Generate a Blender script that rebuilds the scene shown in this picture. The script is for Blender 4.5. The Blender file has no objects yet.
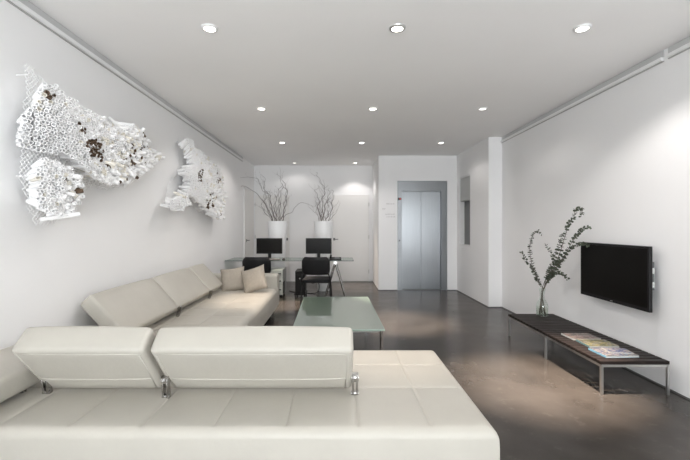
import bpy, bmesh, math, random
from mathutils import Vector, Matrix
S = bpy.context.scene
COL = S.collection
R = math.radians
PI = math.pi

# ---------------------------------------------------------------- camera, light, exposure
cam_d = bpy.data.cameras.new('camera'); cam = bpy.data.objects.new('camera', cam_d); COL.objects.link(cam)
cam.location = (0, 0, 1.37); cam.rotation_euler = (R(90), 0, 0)
cam_d.sensor_width = 36; cam_d.lens = 390/690*36
cam_d.shift_x = 8/690; cam_d.shift_y = -4/690
cam_d.clip_start = 0.05
S.camera = cam
S.view_settings.view_transform = 'Standard'; S.view_settings.look = 'None'
S.view_settings.gamma = 1; S.view_settings.use_curve_mapping = False
S.view_settings.exposure = 0.40
S.cycles.diffuse_bounces = 8
w = bpy.data.worlds.new('world'); S.world = w; w.use_nodes = True
w.node_tree.nodes['Background'].inputs[0].default_value = (0.80, 0.88, 1.0, 1)
w.node_tree.nodes['Background'].inputs[1].default_value = 0.6
# daylight entering by the big shop window behind the camera
win_d = bpy.data.lights.new('window_daylight', 'AREA'); win_d.shape = 'RECTANGLE'
win_d.size = 4.4; win_d.size_y = 2.5; win_d.energy = 290; win_d.color = (0.955, 0.968, 1.0)
win = bpy.data.objects.new('window_daylight', win_d); COL.objects.link(win)
win.location = (0.36, -5.64, 1.45); win.rotation_euler = (R(112), 0, 0)
LAMP = (1.0, 0.83, 0.68); WASH = (1.0, 0.95, 0.915)
# downlights: x, y, core watts, wash watts
DOWN = [(-0.96, 2.94, 100, 11, 'downlight nearest the left wall in the front row, flaring brightly'),
        (0.455, 2.94, 90, 20, 'middle downlight of the front row, with a dark ring'),
        (1.85, 2.94, 1600, 40, 'downlight nearest the right wall in the front row, flaring brightly'),
        (-0.96, 4.95, 180, 16, 'downlight of the second row on the side of the paper wall sculptures'),
        (0.455, 4.95, 1000, 24, 'downlight of the second row above the glass coffee table'),
        (1.85, 4.95, 60, 7, 'downlight of the second row nearest the wall with the television'),
        (-0.98, 6.97, 900, 28, 'downlight of the third row on the side of the long left sofa'),
        (0.44, 6.97, 120, 22, 'downlight of the third row in the middle of the ceiling'),
        (1.86, 6.97, 60, 8, 'downlight of the third row in front of the lift'),
        (-1.0, 9.2, 15, 4, 'downlight of the last row above the left tall planter'),
        (0.43, 9.2, 420, 17, 'downlight of the last row close to the white back door')]

AIM = {2: (9, 2), 4: (12, -9), 10: (-9, 0)}     # the gimbal spots are tilted a little (degrees)
# ---------------------------------------------------------------- materials
def mat(name, col, rough=0.5, metal=0.0, noise=0.06, nscale=6.0, bump=0.0, bscale=60.0, spec=0.5, coat=0.0, coat_r=0.05, stretch=None, detail=4):
    m = bpy.data.materials.new(name); m.use_nodes = True
    nt = m.node_tree; n = nt.nodes; l = nt.links
    b = n['Principled BSDF']
    b.inputs['Roughness'].default_value = rough; b.inputs['Metallic'].default_value = metal
    b.inputs['Specular IOR Level'].default_value = spec
    b.inputs['Coat Weight'].default_value = coat; b.inputs['Coat Roughness'].default_value = coat_r
    tc = n.new('ShaderNodeTexCoord'); mp = n.new('ShaderNodeMapping'); l.new(tc.outputs['Object'], mp.inputs[0])
    if stretch: mp.inputs['Scale'].default_value = stretch
    nz = n.new('ShaderNodeTexNoise'); nz.inputs['Scale'].default_value = nscale; nz.inputs['Detail'].default_value = detail
    l.new(mp.outputs[0], nz.inputs['Vector'])
    rp = n.new('ShaderNodeValToRGB')
    rp.color_ramp.elements[0].position = 0.3; rp.color_ramp.elements[1].position = 0.7
    rp.color_ramp.elements[0].color = tuple(c*(1-noise) for c in col)+(1,)
    rp.color_ramp.elements[1].color = tuple(min(1, c*(1+noise)) for c in col)+(1,)
    l.new(nz.outputs['Fac'], rp.inputs[0]); l.new(rp.outputs[0], b.inputs['Base Color'])
    if bump:
        nb = n.new('ShaderNodeTexNoise'); nb.inputs['Scale'].default_value = bscale; nb.inputs['Detail'].default_value = 3
        l.new(mp.outputs[0], nb.inputs['Vector'])
        bp = n.new('ShaderNodeBump'); bp.inputs['Strength'].default_value = bump; bp.inputs['Distance'].default_value = 0.01
        l.new(nb.outputs['Fac'], bp.inputs['Height']); l.new(bp.outputs[0], b.inputs['Normal'])
    return m

def glass_mat(name, tint, refl_rough=0.02, edge=0.0, ior=1.45):
    m = bpy.data.materials.new(name); m.use_nodes = True
    nt = m.node_tree; n = nt.nodes; l = nt.links; n.clear()
    out = n.new('ShaderNodeOutputMaterial'); mix = n.new('ShaderNodeMixShader')
    tr = n.new('ShaderNodeBsdfTransparent'); tr.inputs[0].default_value = tint+(1,)
    gl = n.new('ShaderNodeBsdfGlossy'); gl.inputs['Roughness'].default_value = refl_rough
    gl.inputs[0].default_value = (0.95, 1, 0.97, 1)
    lw = n.new('ShaderNodeLayerWeight'); lw.inputs[0].default_value = 0.5
    pw = n.new('ShaderNodeMath'); pw.operation = 'POWER'; pw.inputs[1].default_value = 4.0
    ad = n.new('ShaderNodeMath'); ad.operation = 'MULTIPLY_ADD'; ad.inputs[1].default_value = 0.75; ad.inputs[2].default_value = 0.04
    l.new(lw.outputs['Facing'], pw.inputs[0]); l.new(pw.outputs[0], ad.inputs[0])
    l.new(ad.outputs[0], mix.inputs[0]); l.new(tr.outputs[0], mix.inputs[1]); l.new(gl.outputs[0], mix.inputs[2])
    l.new(mix.outputs[0], out.inputs[0])
    return m

def emit_mat(name, col, s):
    m = bpy.data.materials.new(name); m.use_nodes = True
    n = m.node_tree.nodes; b = n['Principled BSDF']
    b.inputs['Base Color'].default_value = (0.9, 0.9, 0.9, 1)
    b.inputs['Emission Color'].default_value = col+(1,); b.inputs['Emission Strength'].default_value = s
    return m

M = {}
M['wall'] = mat('white_wall_paint', (0.86, 0.86, 0.865), 0.7, noise=0.012, nscale=1.5, bump=0.03, bscale=120, spec=0.2)
M['ceiling'] = mat('ceiling_paint', (0.92, 0.915, 0.91), 0.8, noise=0.012, nscale=1.2, spec=0.15)
M['bounce_floor'] = mat('pale_bounce_floor', (0.78, 0.77, 0.75), 0.6, noise=0.03, nscale=2, spec=0.2)  # pale tone picked to throw light up onto the ceiling
M['trim'] = mat('rail_white', (0.84, 0.845, 0.85), 0.4, noise=0.02)
M['rail_slot'] = mat('rail_slot_grey', (0.56, 0.565, 0.57), 0.5, noise=0.02)
M['gap_shade_soil'] = mat('gap_shade_and_soil', (0.10, 0.10, 0.10), 0.5)  # near-black for the painted wall-foot shadow gap and the planter soil
M['door'] = mat('door_paint', (0.815, 0.805, 0.79), 0.5, noise=0.015, nscale=2)
M['leather'] = mat('cream_leather', (0.49, 0.468, 0.418), 0.42, noise=0.03, nscale=5, bump=0.10, bscale=45, spec=0.45)
M['piping'] = mat('cream_piping', (0.48, 0.458, 0.41), 0.45, noise=0.03)
M['linen'] = mat('beige_linen', (0.43, 0.385, 0.33), 0.85, noise=0.06, nscale=30, bump=0.2, bscale=300, spec=0.2)
M['chrome'] = mat('chrome', (0.75, 0.75, 0.76), 0.14, 1.0, noise=0.03)
M['dark_chrome'] = mat('dark_chrome', (0.42, 0.41, 0.40), 0.2, 1.0, noise=0.05)
M['satin'] = mat('satin_steel', (0.62, 0.62, 0.61), 0.32, 1.0, noise=0.04)
M['brushed'] = mat('brushed_steel', (0.265, 0.278, 0.29), 0.30, 1.0, noise=0.05, nscale=5, stretch=(60, 60, 0.6))
M['steel_frame'] = mat('brushed_steel_frame', (0.24, 0.25, 0.26), 0.36, 1.0, noise=0.05, nscale=5, stretch=(60, 60, 0.6))
M['wood'] = mat('dark_wenge', (0.015, 0.0105, 0.0095), 0.5, noise=0.45, nscale=6, bump=0.05, bscale=40, stretch=(1, 14, 14), spec=0.22)
M['black'] = mat('black_plastic', (0.012, 0.012, 0.013), 0.5, noise=0.1, spec=0.25)
M['black_fabric'] = mat('black_fabric', (0.014, 0.014, 0.016), 0.75, noise=0.2, nscale=80, spec=0.2)
M['screen'] = mat('dark_screen', (0.006, 0.0055, 0.005), 0.3, noise=0.1, spec=0.12)
M['planter'] = mat('white_planter', (0.82, 0.83, 0.84), 0.35, noise=0.01)
M['bark'] = mat('brown_twig', (0.055, 0.030, 0.027), 0.8, noise=0.35, nscale=25, bump=0.2)
M['leaf'] = mat('eucalyptus_leaf', (0.066, 0.082, 0.056), 0.6, noise=0.35, nscale=40)
M['stem'] = mat('eucalyptus_stem', (0.10, 0.085, 0.060), 0.7, noise=0.2)
M['paper'] = mat('white_paper', (0.90, 0.90, 0.905), 0.8, noise=0.03, nscale=9, spec=0.15)
M['cream_paper'] = mat('cream_paper', (0.80, 0.77, 0.70), 0.8, noise=0.04, nscale=9, spec=0.15)
M['char'] = mat('scorched_paper', (0.13, 0.092, 0.066), 0.9, noise=0.5, nscale=40, spec=0.1)
M['net'] = mat('white_net', (0.80, 0.80, 0.80), 0.6, noise=0.02)
M['grey_metal'] = mat('grey_lacquer', (0.42, 0.42, 0.41), 0.45, noise=0.03)
M['light_grey'] = mat('light_grey_panel', (0.50, 0.51, 0.50), 0.5, noise=0.02)
M['dark_grey'] = mat('dark_grey_panel', (0.13, 0.135, 0.135), 0.35, noise=0.05)
M['white_plastic'] = mat('white_plastic', (0.78, 0.78, 0.78), 0.4, noise=0.02)
M['red'] = mat('red_lamp', (0.42, 0.05, 0.05), 0.4)
M['glass'] = glass_mat('clear_glass', (0.965, 0.98, 0.97))
M['desk_glass'] = glass_mat('desk_glass', (0.64, 0.69, 0.67), 0.04)
M['glass_edge'] = mat('glass_edge', (0.14, 0.165, 0.16), 0.2, noise=0.05)
M['table_edge'] = mat('table_glass_edge', (0.36, 0.46, 0.40), 0.15, noise=0.04)
M['table_glass'] = mat('frosted_green_glass', (0.105, 0.155, 0.11), 0.30, noise=0.02, coat=1.0, coat_r=0.03, spec=0.6)
M['water'] = glass_mat('water', (0.93, 0.95, 0.92), ior=1.33)
M['lens'] = emit_mat('lamp_lens', (1.0, 0.93, 0.82), 9.0)
M['lens_dim'] = emit_mat('lamp_lens_dim', (1.0, 0.94, 0.86), 2.5)
M['text'] = mat('pale_lettering', (0.60, 0.60, 0.60), 0.5)

b_ = M['brushed'].node_tree; tn = b_.nodes.new('ShaderNodeTangent'); tn.direction_type = 'RADIAL'; tn.axis = 'Z'
bp_ = b_.nodes['Principled BSDF']; bp_.inputs['Anisotropic'].default_value = 0.75; b_.links.new(tn.outputs[0], bp_.inputs['Tangent'])
def floor_mat():
    m = mat('polished_concrete', (0.052, 0.046, 0.0415), 0.2, noise=0.24, nscale=2.4, spec=0.21, detail=8)
    nt = m.node_tree; n = nt.nodes; l = nt.links; b = n['Principled BSDF']
    tc = n.new('ShaderNodeTexCoord')
    nz = n.new('ShaderNodeTexNoise'); nz.inputs['Scale'].default_value = 3.0; nz.inputs['Detail'].default_value = 8; nz.inputs['Roughness'].default_value = 0.65
    l.new(tc.outputs['Object'], nz.inputs['Vector'])
    mr = n.new('ShaderNodeMapRange'); mr.inputs[1].default_value = 0.3; mr.inputs[2].default_value = 0.7
    mr.inputs[3].default_value = 0.18; mr.inputs[4].default_value = 0.28
    l.new(nz.outputs['Fac'], mr.inputs[0]); l.new(mr.outputs[0], b.inputs['Roughness'])
    # pale scuffs
    n2 = n.new('ShaderNodeTexNoise'); n2.inputs['Scale'].default_value = 9; n2.inputs['Detail'].default_value = 10; n2.inputs['Roughness'].default_value = 0.75
    l.new(tc.outputs['Object'], n2.inputs['Vector'])
    r2 = n.new('ShaderNodeValToRGB'); r2.color_ramp.elements[0].position = 0.56; r2.color_ramp.elements[1].position = 0.74
    r2.color_ramp.elements[0].color = (0, 0, 0, 1); r2.color_ramp.elements[1].color = (1, 1, 1, 1)
    l.new(n2.outputs['Fac'], r2.inputs[0])
    mx = n.new('ShaderNodeMixRGB'); mx.inputs[2].default_value = (0.10, 0.09, 0.08, 1)
    src = b.inputs['Base Color'].links[0].from_socket
    ml = n.new('ShaderNodeMath'); ml.operation = 'MULTIPLY'; ml.inputs[1].default_value = 0.55
    l.new(r2.outputs[0], ml.inputs[0]); l.new(ml.outputs[0], mx.inputs[0]); l.new(src, mx.inputs[1]); l.new(mx.outputs[0], b.inputs['Base Color'])
    return m
M['floor'] = floor_mat()

def cover_mat(name, cols, scale, seed):
    m = bpy.data.materials.new(name); m.use_nodes = True
    nt = m.node_tree; n = nt.nodes; l = nt.links; b = n['Principled BSDF']; b.inputs['Roughness'].default_value = 0.3
    tc = n.new('ShaderNodeTexCoord'); mp = n.new('ShaderNodeMapping'); mp.inputs['Location'].default_value = (seed, seed*2.3, 0)
    l.new(tc.outputs['Object'], mp.inputs[0])
    nz = n.new('ShaderNodeTexNoise'); nz.inputs['Scale'].default_value = scale; nz.inputs['Detail'].default_value = 1.5
    l.new(mp.outputs[0], nz.inputs['Vector'])
    rp = n.new('ShaderNodeValToRGB'); rp.color_ramp.interpolation = 'CONSTANT'
    e = rp.color_ramp.elements
    while len(e) < len(cols): e.new(0.5)
    for i, c in enumerate(cols):
        e[i].position = 0.0 if i == 0 else 0.36 + 0.30*(i-1)/max(1, len(cols)-2); e[i].color = c+(1,)
    l.new(nz.outputs['Fac'], rp.inputs[0]); l.new(rp.outputs[0], b.inputs['Base Color'])
    return m

# ---------------------------------------------------------------- helpers
def link(name, bm, m, parent=None, smooth=False, auto=None, kind=None):
    me = bpy.data.meshes.new(name)
    bmesh.ops.recalc_face_normals(bm, faces=bm.faces[:])
    bm.to_mesh(me); bm.free()
    for x in (m if isinstance(m, (list, tuple)) else [m]): me.materials.append(x)
    if smooth:
        for p in me.polygons: p.use_smooth = True
        if auto: me.set_sharp_from_angle(angle=R(auto))
    o = bpy.data.objects.new(name, me); COL.objects.link(o)
    if parent: o.parent = parent
    if kind: o['kind'] = kind
    return o
def thing(name, label, cat, loc=(0, 0, 0), rz=0, group=None):
    o = bpy.data.objects.new(name, None); o.empty_display_size = 0.1; COL.objects.link(o)
    o.location = loc; o.rotation_euler = (0, 0, rz); tag(o, label, cat, group); return o
def tag(o, label, cat, group=None):
    o['label'] = label; o['category'] = cat
    if group: o['group'] = group
    return o
def box(bm, x0, x1, y0, y1, z0, z1, bev=0.0, seg=2, mi=0, mtx=None):
    r = bmesh.ops.create_cube(bm, size=1)
    vs = r['verts']
    for v in vs:
        v.co = Vector((x0+(v.co.x+.5)*(x1-x0), y0+(v.co.y+.5)*(y1-y0), z0+(v.co.z+.5)*(z1-z0)))
    if bev:
        es = list({e for v in vs for e in v.link_edges})
        rr = bmesh.ops.bevel(bm, geom=es, offset=bev, segments=seg, affect='EDGES', profile=0.5)
        vs = list({v for f in rr['faces'] for v in f.verts})
        vs = _island(vs)
    if mi or mtx:
        fs = {f for v in vs for f in v.link_faces}
        for f in fs: f.material_index = mi
    if mtx:
        for v in vs: v.co = mtx @ v.co
    return vs
def _island(vs):
    seen = set(vs); st = list(vs)
    while st:
        v = st.pop()
        for e in v.link_edges:
            o = e.other_vert(v)
            if o not in seen: seen.add(o); st.append(o)
    return list(seen)
def bx(*a, bev=0.0, seg=2, mtx=None):
    bm = bmesh.new(); box(bm, *a, bev=bev, seg=seg, mtx=mtx); return bm
def frame_of(d):
    d = d.normalized(); up = Vector((0, 0, 1)) if abs(d.z) < 0.9 else Vector((1, 0, 0))
    a = d.cross(up).normalized(); return a, d.cross(a).normalized()
def tube(bm, pts, r, n=8, cap=True, mi=0):
    pts = [Vector(p) for p in pts]; rs = r if isinstance(r, (list, tuple)) else [r]*len(pts)
    rings = []; a = None
    for i, p in enumerate(pts):
        d = (pts[min(i+1, len(pts)-1)]-pts[max(i-1, 0)])
        if d.length < 1e-9: d = Vector((0, 0, 1))
        d.normalize()
        if a is None: a, b = frame_of(d)
        else:
            a = (a - d*a.dot(d)); a = a.normalized() if a.length > 1e-6 else frame_of(d)[0]
            b = d.cross(a)
        rings.append([bm.verts.new(p + (a*math.cos(2*PI*k/n)+b*math.sin(2*PI*k/n))*rs[i]) for k in range(n)])
    for i in range(len(rings)-1):
        for k in range(n):
            f = bm.faces.new((rings[i][k], rings[i][(k+1) % n], rings[i+1][(k+1) % n], rings[i+1][k])); f.material_index = mi
    if cap and n > 2:
        bm.faces.new(rings[0][::-1]).material_index = mi; bm.faces.new(rings[-1]).material_index = mi
def tb(pts, r, n=8):
    bm = bmesh.new(); tube(bm, pts, r, n); return bm
def lathe(bm, prof, n=32, c=(0, 0, 0), mi=0):
    rings = []
    for r, z in prof:
        rings.append([bm.verts.new((c[0]+max(r, 1e-4)*math.cos(2*PI*k/n), c[1]+max(r, 1e-4)*math.sin(2*PI*k/n), c[2]+z)) for k in range(n)])
    for i in range(len(rings)-1):
        for k in range(n):
            bm.faces.new((rings[i][k], rings[i][(k+1) % n], rings[i+1][(k+1) % n], rings[i+1][k])).material_index = mi
def lt(prof, n=32, c=(0, 0, 0)):
    bm = bmesh.new(); lathe(bm, prof, n, c); return bm
def smooth_path(pts, k=6):
    P = [Vector(p) for p in pts]; out = []
    for i in range(len(P)-1):
        p0, p1, p2, p3 = P[max(i-1, 0)], P[i], P[i+1], P[min(i+2, len(P)-1)]
        for j in range(k):
            t = j/k
            out.append(0.5*((2*p1)+(p2-p0)*t+(2*p0-5*p1+4*p2-p3)*t*t+(3*p1-p0-3*p2+p3)*t**3))
    out.append(P[-1]); return out

def cushion(x0, x1, y0, y1, z0, z1, r=0.05, sx=(), sy=(), puff=0.008, groove=0.012, rx=None):
    """upholstered block: rolled edges, stitched seams across x (sx) and y (sy)"""
    def axis(a, b, seams):
        pts = [(a, z1-z0), (a, (z1-z0+r)/2), (a, r)]
        for k in range(1, 6):
            t = k/6*PI/2; pts.append((a+r*(1-math.cos(t)), r*(1-math.sin(t))))
        inner = set()
        n = max(4, int((b-a-2*r)/0.05))
        for k in range(n+1): inner.add(round(a+r+(b-a-2*r)*k/n, 4))
        for s in seams:
            for d in (-0.018, -0.006, 0, 0.006, 0.018):
                if a+r < s+d < b-r: inner.add(round(s+d, 4))
        for v in sorted(inner): pts.append((v, 0.0))
        for k in range(5, 0, -1):
            t = k/6*PI/2; pts.append((b-r*(1-math.cos(t)), r*(1-math.sin(t))))
        pts += [(b, r), (b, (z1-z0+r)/2), (b, z1-z0)]
        return pts
    ax, ay = axis(x0, x1, sx), axis(y0, y1, sy)
    bx_, by_ = [x0]+sorted(sx)+[x1], [y0]+sorted(sy)+[y1]
    def pf(v, b):
        for i in range(len(b)-1):
            if b[i] <= v <= b[i+1]:
                t = (v-b[i])/(b[i+1]-b[i]); return (4*t*(1-t))**0.5
        return 0
    bm = bmesh.new(); G = []
    for (x, dx) in ax:
        row = []
        for (y, dy) in ay:
            d = math.hypot(dx, dy) if (dx < r and dy < r) else dx+dy
            z = max(z0, z1-d)
            if dx == 0 and dy == 0:
                g = max([math.exp(-((x-s)/0.006)**2) for s in sx]+[math.exp(-((y-s)/0.006)**2) for s in sy]+[0])
                z += puff*pf(x, bx_)*pf(y, by_) - groove*g
            row.append(bm.verts.new((x, y, z)))
        G.append(row)
    for i in range(len(ax)-1):
        for j in range(len(ay)-1):
            bm.faces.new((G[i][j], G[i+1][j], G[i+1][j+1], G[i][j+1]))
    # underside
    vs = [bm.verts.new(c) for c in ((x0, y0, z0), (x1, y0, z0), (x1, y1, z0), (x0, y1, z0))]
    bm.faces.new(vs[::-1])
    bmesh.ops.remove_doubles(bm, verts=bm.verts[:], dist=0.0002)
    return bm

def prism(bm, pts2, axis, a0, a1, mi=0):
    """extrude a 2D outline; axis 'y': pts are (x,z)"""
    def P(p, t): return {'y': (p[0], t, p[1]), 'x': (t, p[0], p[1]), 'z': (p[0], p[1], t)}[axis]
    A = [bm.verts.new(P(p, a0)) for p in pts2]; B = [bm.verts.new(P(p, a1)) for p in pts2]
    n = len(pts2)
    fs = [bm.faces.new(A[::-1]), bm.faces.new(B)]
    for i in range(n): fs.append(bm.faces.new((A[i], A[(i+1) % n], B[(i+1) % n], B[i])))
    for f in fs: f.material_index = mi
    return A+B

# ---------------------------------------------------------------- the room
XL, XR, XC, H = -2.05, 2.777, 2.55, 2.865
YB, YE, YC, Y0 = 9.64, 8.30, 6.56, -5.5
XS = 0.885
def struct(name, bm, m, parent=None):
    o = link(name, bm, m, parent)
    if not parent: o['kind'] = 'structure'
    return o
struct('floor', bx(XL-.2, XR+.4, 0.3, YB+.2, -0.1, 0.0), M['floor'])
struct('floor_unseen_bounce', bx(XL-.2, XR+.4, Y0-.2, 0.3, -0.1, 0.0), M['bounce_floor'])  # unseen pale floor behind the camera, added to bounce light
struct('ceiling', bx(XL-.2, XR+.4, Y0-.2, YB+.2, H, H+0.1), M['ceiling'])
struct('wall_left', bx(XL-.15, XL, Y0, YB, 0, H), M['wall'])
struct('wall_right', bx(XR, XR+.15, Y0, YC, 0, H), M['wall'])
# stub of the right wall, with the hatch opening cut out
bm = bmesh.new()
HY0, HY1, HZ0, HZ1 = 7.46, 8.14, 0.965, 2.375
box(bm, XC, XR+.15, YC, HY0, 0, H); box(bm, XC, XR+.15, HY1, YE, 0, H)
box(bm, XC, XR+.15, HY0, HY1, 0, HZ0); box(bm, XC, XR+.15, HY0, HY1, HZ1, H)
box(bm, XC+.18, XR+.15, HY0, HY1, HZ0, HZ1)
struct('wall_hatch', bm, M['wall'])
# lift wall, with its opening
EX0, EX1, EZ = 1.285, 2.345, 2.33
bm = bmesh.new()
box(bm, XS, EX0, YE, YE+.3, 0, H); box(bm, EX1, XR+.15, YE, YE+.3, 0, H); box(bm, EX0, EX1, YE, YE+.3, EZ, H)
struct('wall_lift', bm, M['wall'])
struct('wall_side', bx(XS, XS+.2, YE+.3, YB, 0, H), M['wall'])
struct('wall_back', bx(XL-.15, XS+.2, YB, YB+.15, 0, H), M['wall'])
# rear wall behind the camera with a wide shop window
bm = bmesh.new()
WX0, WX1, WZ0, WZ1 = XL+.2, XR-.2, 0.2, 2.75
box(bm, XL-.15, WX0, Y0-.1, Y0, 0, H); box(bm, WX1, XR+.15, Y0-.1, Y0, 0, H)
box(bm, WX0, WX1, Y0-.1, Y0, 0, WZ0); box(bm, WX0, WX1, Y0-.1, Y0, WZ1, H)
struct('wall_rear', bm, M['wall'])
wf = bmesh.new()
for k in range(4):
    x = WX0+(WX1-WX0)*k/3; box(wf, x-.025, x+.025, Y0-.08, Y0-.03, WZ0, WZ1)
box(wf, WX0, WX1, Y0-.08, Y0-.03, WZ0, WZ0+.05); box(wf, WX0, WX1, Y0-.08, Y0-.03, WZ1-.05, WZ1)
wfo = struct('window_1', wf, M['satin'])
link('pane', bx(WX0, WX1, Y0-.058, Y0-.052, WZ0, WZ1), M['glass'], wfo)
# dark strips painting the shadow gap at the wall foot, and hanging rails
struct('gap_shade_right', bx(XR-.008, XR, Y0, YC-.008, 0, 0.012), M['gap_shade_soil'])
struct('gap_shade_hatch', bx(XC-.008, XC, YC-.008, YE-.008, 0, 0.012), M['gap_shade_soil'])
struct('gap_shade_front', bx(XC, XR, YC-.008, YC, 0, 0.012), M['gap_shade_soil'])
struct('gap_shade_side', bx(XS-.008, XS, YE-.008, YB-.008, 0, 0.012), M['gap_shade_soil'])
bm = bmesh.new(); box(bm, XS-.008, EX0, YE-.008, YE, 0, 0.012); box(bm, EX1, XC, YE-.008, YE, 0, 0.012)
struct('gap_shade_lift', bm, M['gap_shade_soil'])
struct('gap_shade_left', bx(XL, XL+.008, Y0, 8.5, 0, 0.012), M['gap_shade_soil'])
def rail(name, x, s, segs):
    bm = bmesh.new()
    for a, b in segs:
        box(bm, min(x, x+s*.030), max(x, x+s*.030), a, b, H-.092, H-.062, 0.003, 1)
        vs = box(bm, min(x, x+s*.010), max(x, x+s*.010), a, b, H-.062, H-.004)
        for f in {f for v in vs for f in v.link_faces}: f.material_index = 1
        vs = box(bm, min(x, x+s*.012), max(x, x+s*.012), a, b, H-.100, H-.092)  # darker strip painted in as the shadow line under the rail
        for f in {f for v in vs for f in v.link_faces}: f.material_index = 2
    return struct(name, bm, [M['trim'], M['rail_slot'], M['grey_metal']])
rail('trim_1', XL, 1, [(Y0, 8.45)])
rail('trim_2', XR, -1, [(Y0, 3.26), (3.31, YC)])

# ---------------------------------------------------------------- doors
def door_handle(parent, p, ax):
    bm = bmesh.new()
    if ax == 'y':   # on a wall facing -y ; lever points along x
        x, y, z, s = p
        tube(bm, [(x, y, z), (x, y-.05, z)], 0.010); tube(bm, [(x-.004*s, y-.05, z), (x+.10*s, y-.05, z)], 0.009)
        box(bm, x-.022, x+.022, y-.006, y, z-.03, z+.03)
    else:
        x, y, z, s = p
        tube(bm, [(x, y, z), (x+.05, y, z)], 0.010); tube(bm, [(x+.05, y-.004*s, z), (x+.05, y+.10*s, z)], 0.009)
        box(bm, x, x+.006, y-.022, y+.022, z-.03, z+.03)
    link('door_handle', bm, M['dark_grey'], parent, True, 40)
def back_door(name, x0, x1, hx, s, hinge):
    d = struct(name, bx(x0+.006, x1-.006, YB-.012, YB, 0.008, 2.13, bev=.002, seg=1), M['door'])
    fr = bmesh.new()
    for a, b, c, e in ((x0-.012, x0, 0, 2.142), (x1, x1+.012, 0, 2.142), (x0-.012, x1+.012, 2.13, 2.142)):
        box(fr, a, b, YB-.016, YB, c, e)
    link('door_frame', fr, M['wall'], d)
    door_handle(d, (hx, YB-.012, 1.045, s), 'y')
    for z in (0.25, 1.1, 1.9):
        bm = bmesh.new(); tube(bm, [(hinge, YB-.02, z-.045), (hinge, YB-.02, z+.045)], 0.010); link('hinge', bm, M['satin'], d, True, 40)
back_door('door_1', -0.13, 0.79, -0.07, 1, 0.785)
back_door('door_2', -2.03, -1.17, -1.23, -1, -2.02)
d = struct('door_3', bx(XL, XL+.012, 8.6, 9.55, 0.008, 2.2, bev=.002, seg=1), M['door'])
fr = bmesh.new()
box(fr, XL, XL+.018, 8.57, 8.6, 0, 2.22); box(fr, XL, XL+.018, 9.55, 9.58, 0, 2.22); box(fr, XL, XL+.018, 8.57, 9.58, 2.2, 2.23)
link('door_frame', fr, M['wall'], d)
door_handle(d, (XL+.012, 8.78, 1.045, 1), 'x')

# ---------------------------------------------------------------- lift
lift = thing('elevator', 'brushed steel lift with two closed door panels in the white end wall', 'elevator', (1.8, YE, 0))
def rel(o, p): # put a child built in world coordinates under an unrotated root
    o.location = -Vector(p.location); return o
fr = bmesh.new()
box(fr, EX0, 1.385, YE+.02, YE+.12, 0, EZ); box(fr, 2.222, EX1, YE+.02, YE+.12, 0, EZ); box(fr, 1.385, 2.222, YE+.02, YE+.12, 2.115, EZ)
box(fr, EX0, EX0+.012, YE-.004, YE+.02, 0, EZ); box(fr, EX1-.012, EX1, YE-.004, YE+.02, 0, EZ); box(fr, EX0, EX1, YE-.004, YE+.02, EZ-.012, EZ)
rel(link('door_frame', fr, M['steel_frame'], lift), lift)
for a, b in ((1.388, 1.801), (1.806, 2.219)):
    rel(link('door_panel', bx(a, b, YE+.075, YE+.10, 0.01, 2.112, bev=.003, seg=1), M['brushed'], lift), lift)
rel(link('threshold', bx(1.385, 2.222, YE+.02, YE+.11, 0.0, 0.012), M['dark_grey'], lift), lift)
cp = rel(link('floor_indicator', bx(EX0+.018, EX0+.088, YE+.012, YE+.02, 1.925, 1.97, bev=.003), M['black'], lift), lift)
link('red_lamp', bx(EX0+.045, EX0+.082, YE+.008, YE+.013, 1.932, 1.963), M['red'], cp)
cb = rel(link('call_plate', bx(EX0+.03, EX0+.06, YE+.014, YE+.02, 1.03, 1.09, bev=.003), M['steel_frame'], lift), lift)
link('call_button', tb([(EX0+.045, YE+.014, 1.06), (EX0+.045, YE+.006, 1.06)], 0.013, 14), M['black'], cb)
# faint raised lettering on the wall beside the lift: too faint to read in the photograph
sign = thing('wall_lettering', 'faint pale lettering in short lines on the wall left of the lift', 'lettering', (1.12, YE, 1.7))
for (xa, xb, z) in ((1.05, 1.21, 1.83), (0.96, 1.03, 1.725), (1.03, 1.225, 1.61), (1.05, 1.225, 1.555)):
    bm = bmesh.new(); x = xa; rr = random.Random(int(z*1000))
    while x < xb:
        wd = rr.uniform(.010, .018); box(bm, x, x+wd, YE-.004, YE, z, z+rr.choice((.018, .024))); x += wd+rr.choice((.005, .005, .014))
    rel(link('text_line', bm, M['text'], sign), sign)
# hatch in the stub wall
ht = thing('wall_hatch_window', 'grey recessed hatch with a half lowered panel in the wall right of the lift', 'window', (XC, 7.8, HZ0))
fr = bmesh.new()
for a in ((HY0, HY0+.03, HZ0, HZ1), (HY1-.03, HY1, HZ0, HZ1), (HY0+.03, HY1-.03, HZ0, HZ0+.03), (HY0+.03, HY1-.03, HZ1-.03, HZ1)):
    box(fr, XC+.005, XC+.18, *a)
rel(link('frame', fr, M['white_plastic'], ht), ht)
rel(link('upper_panel', bx(XC+.015, XC+.09, HY0+.03, HY1-.03, 1.876, HZ1-.03, bev=.004), M['light_grey'], ht), ht)
rel(link('lower_pane', bx(XC+.10, XC+.12, HY0+.03, HY1-.03, HZ0+.03, 1.876), M['dark_grey'], ht), ht)

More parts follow.
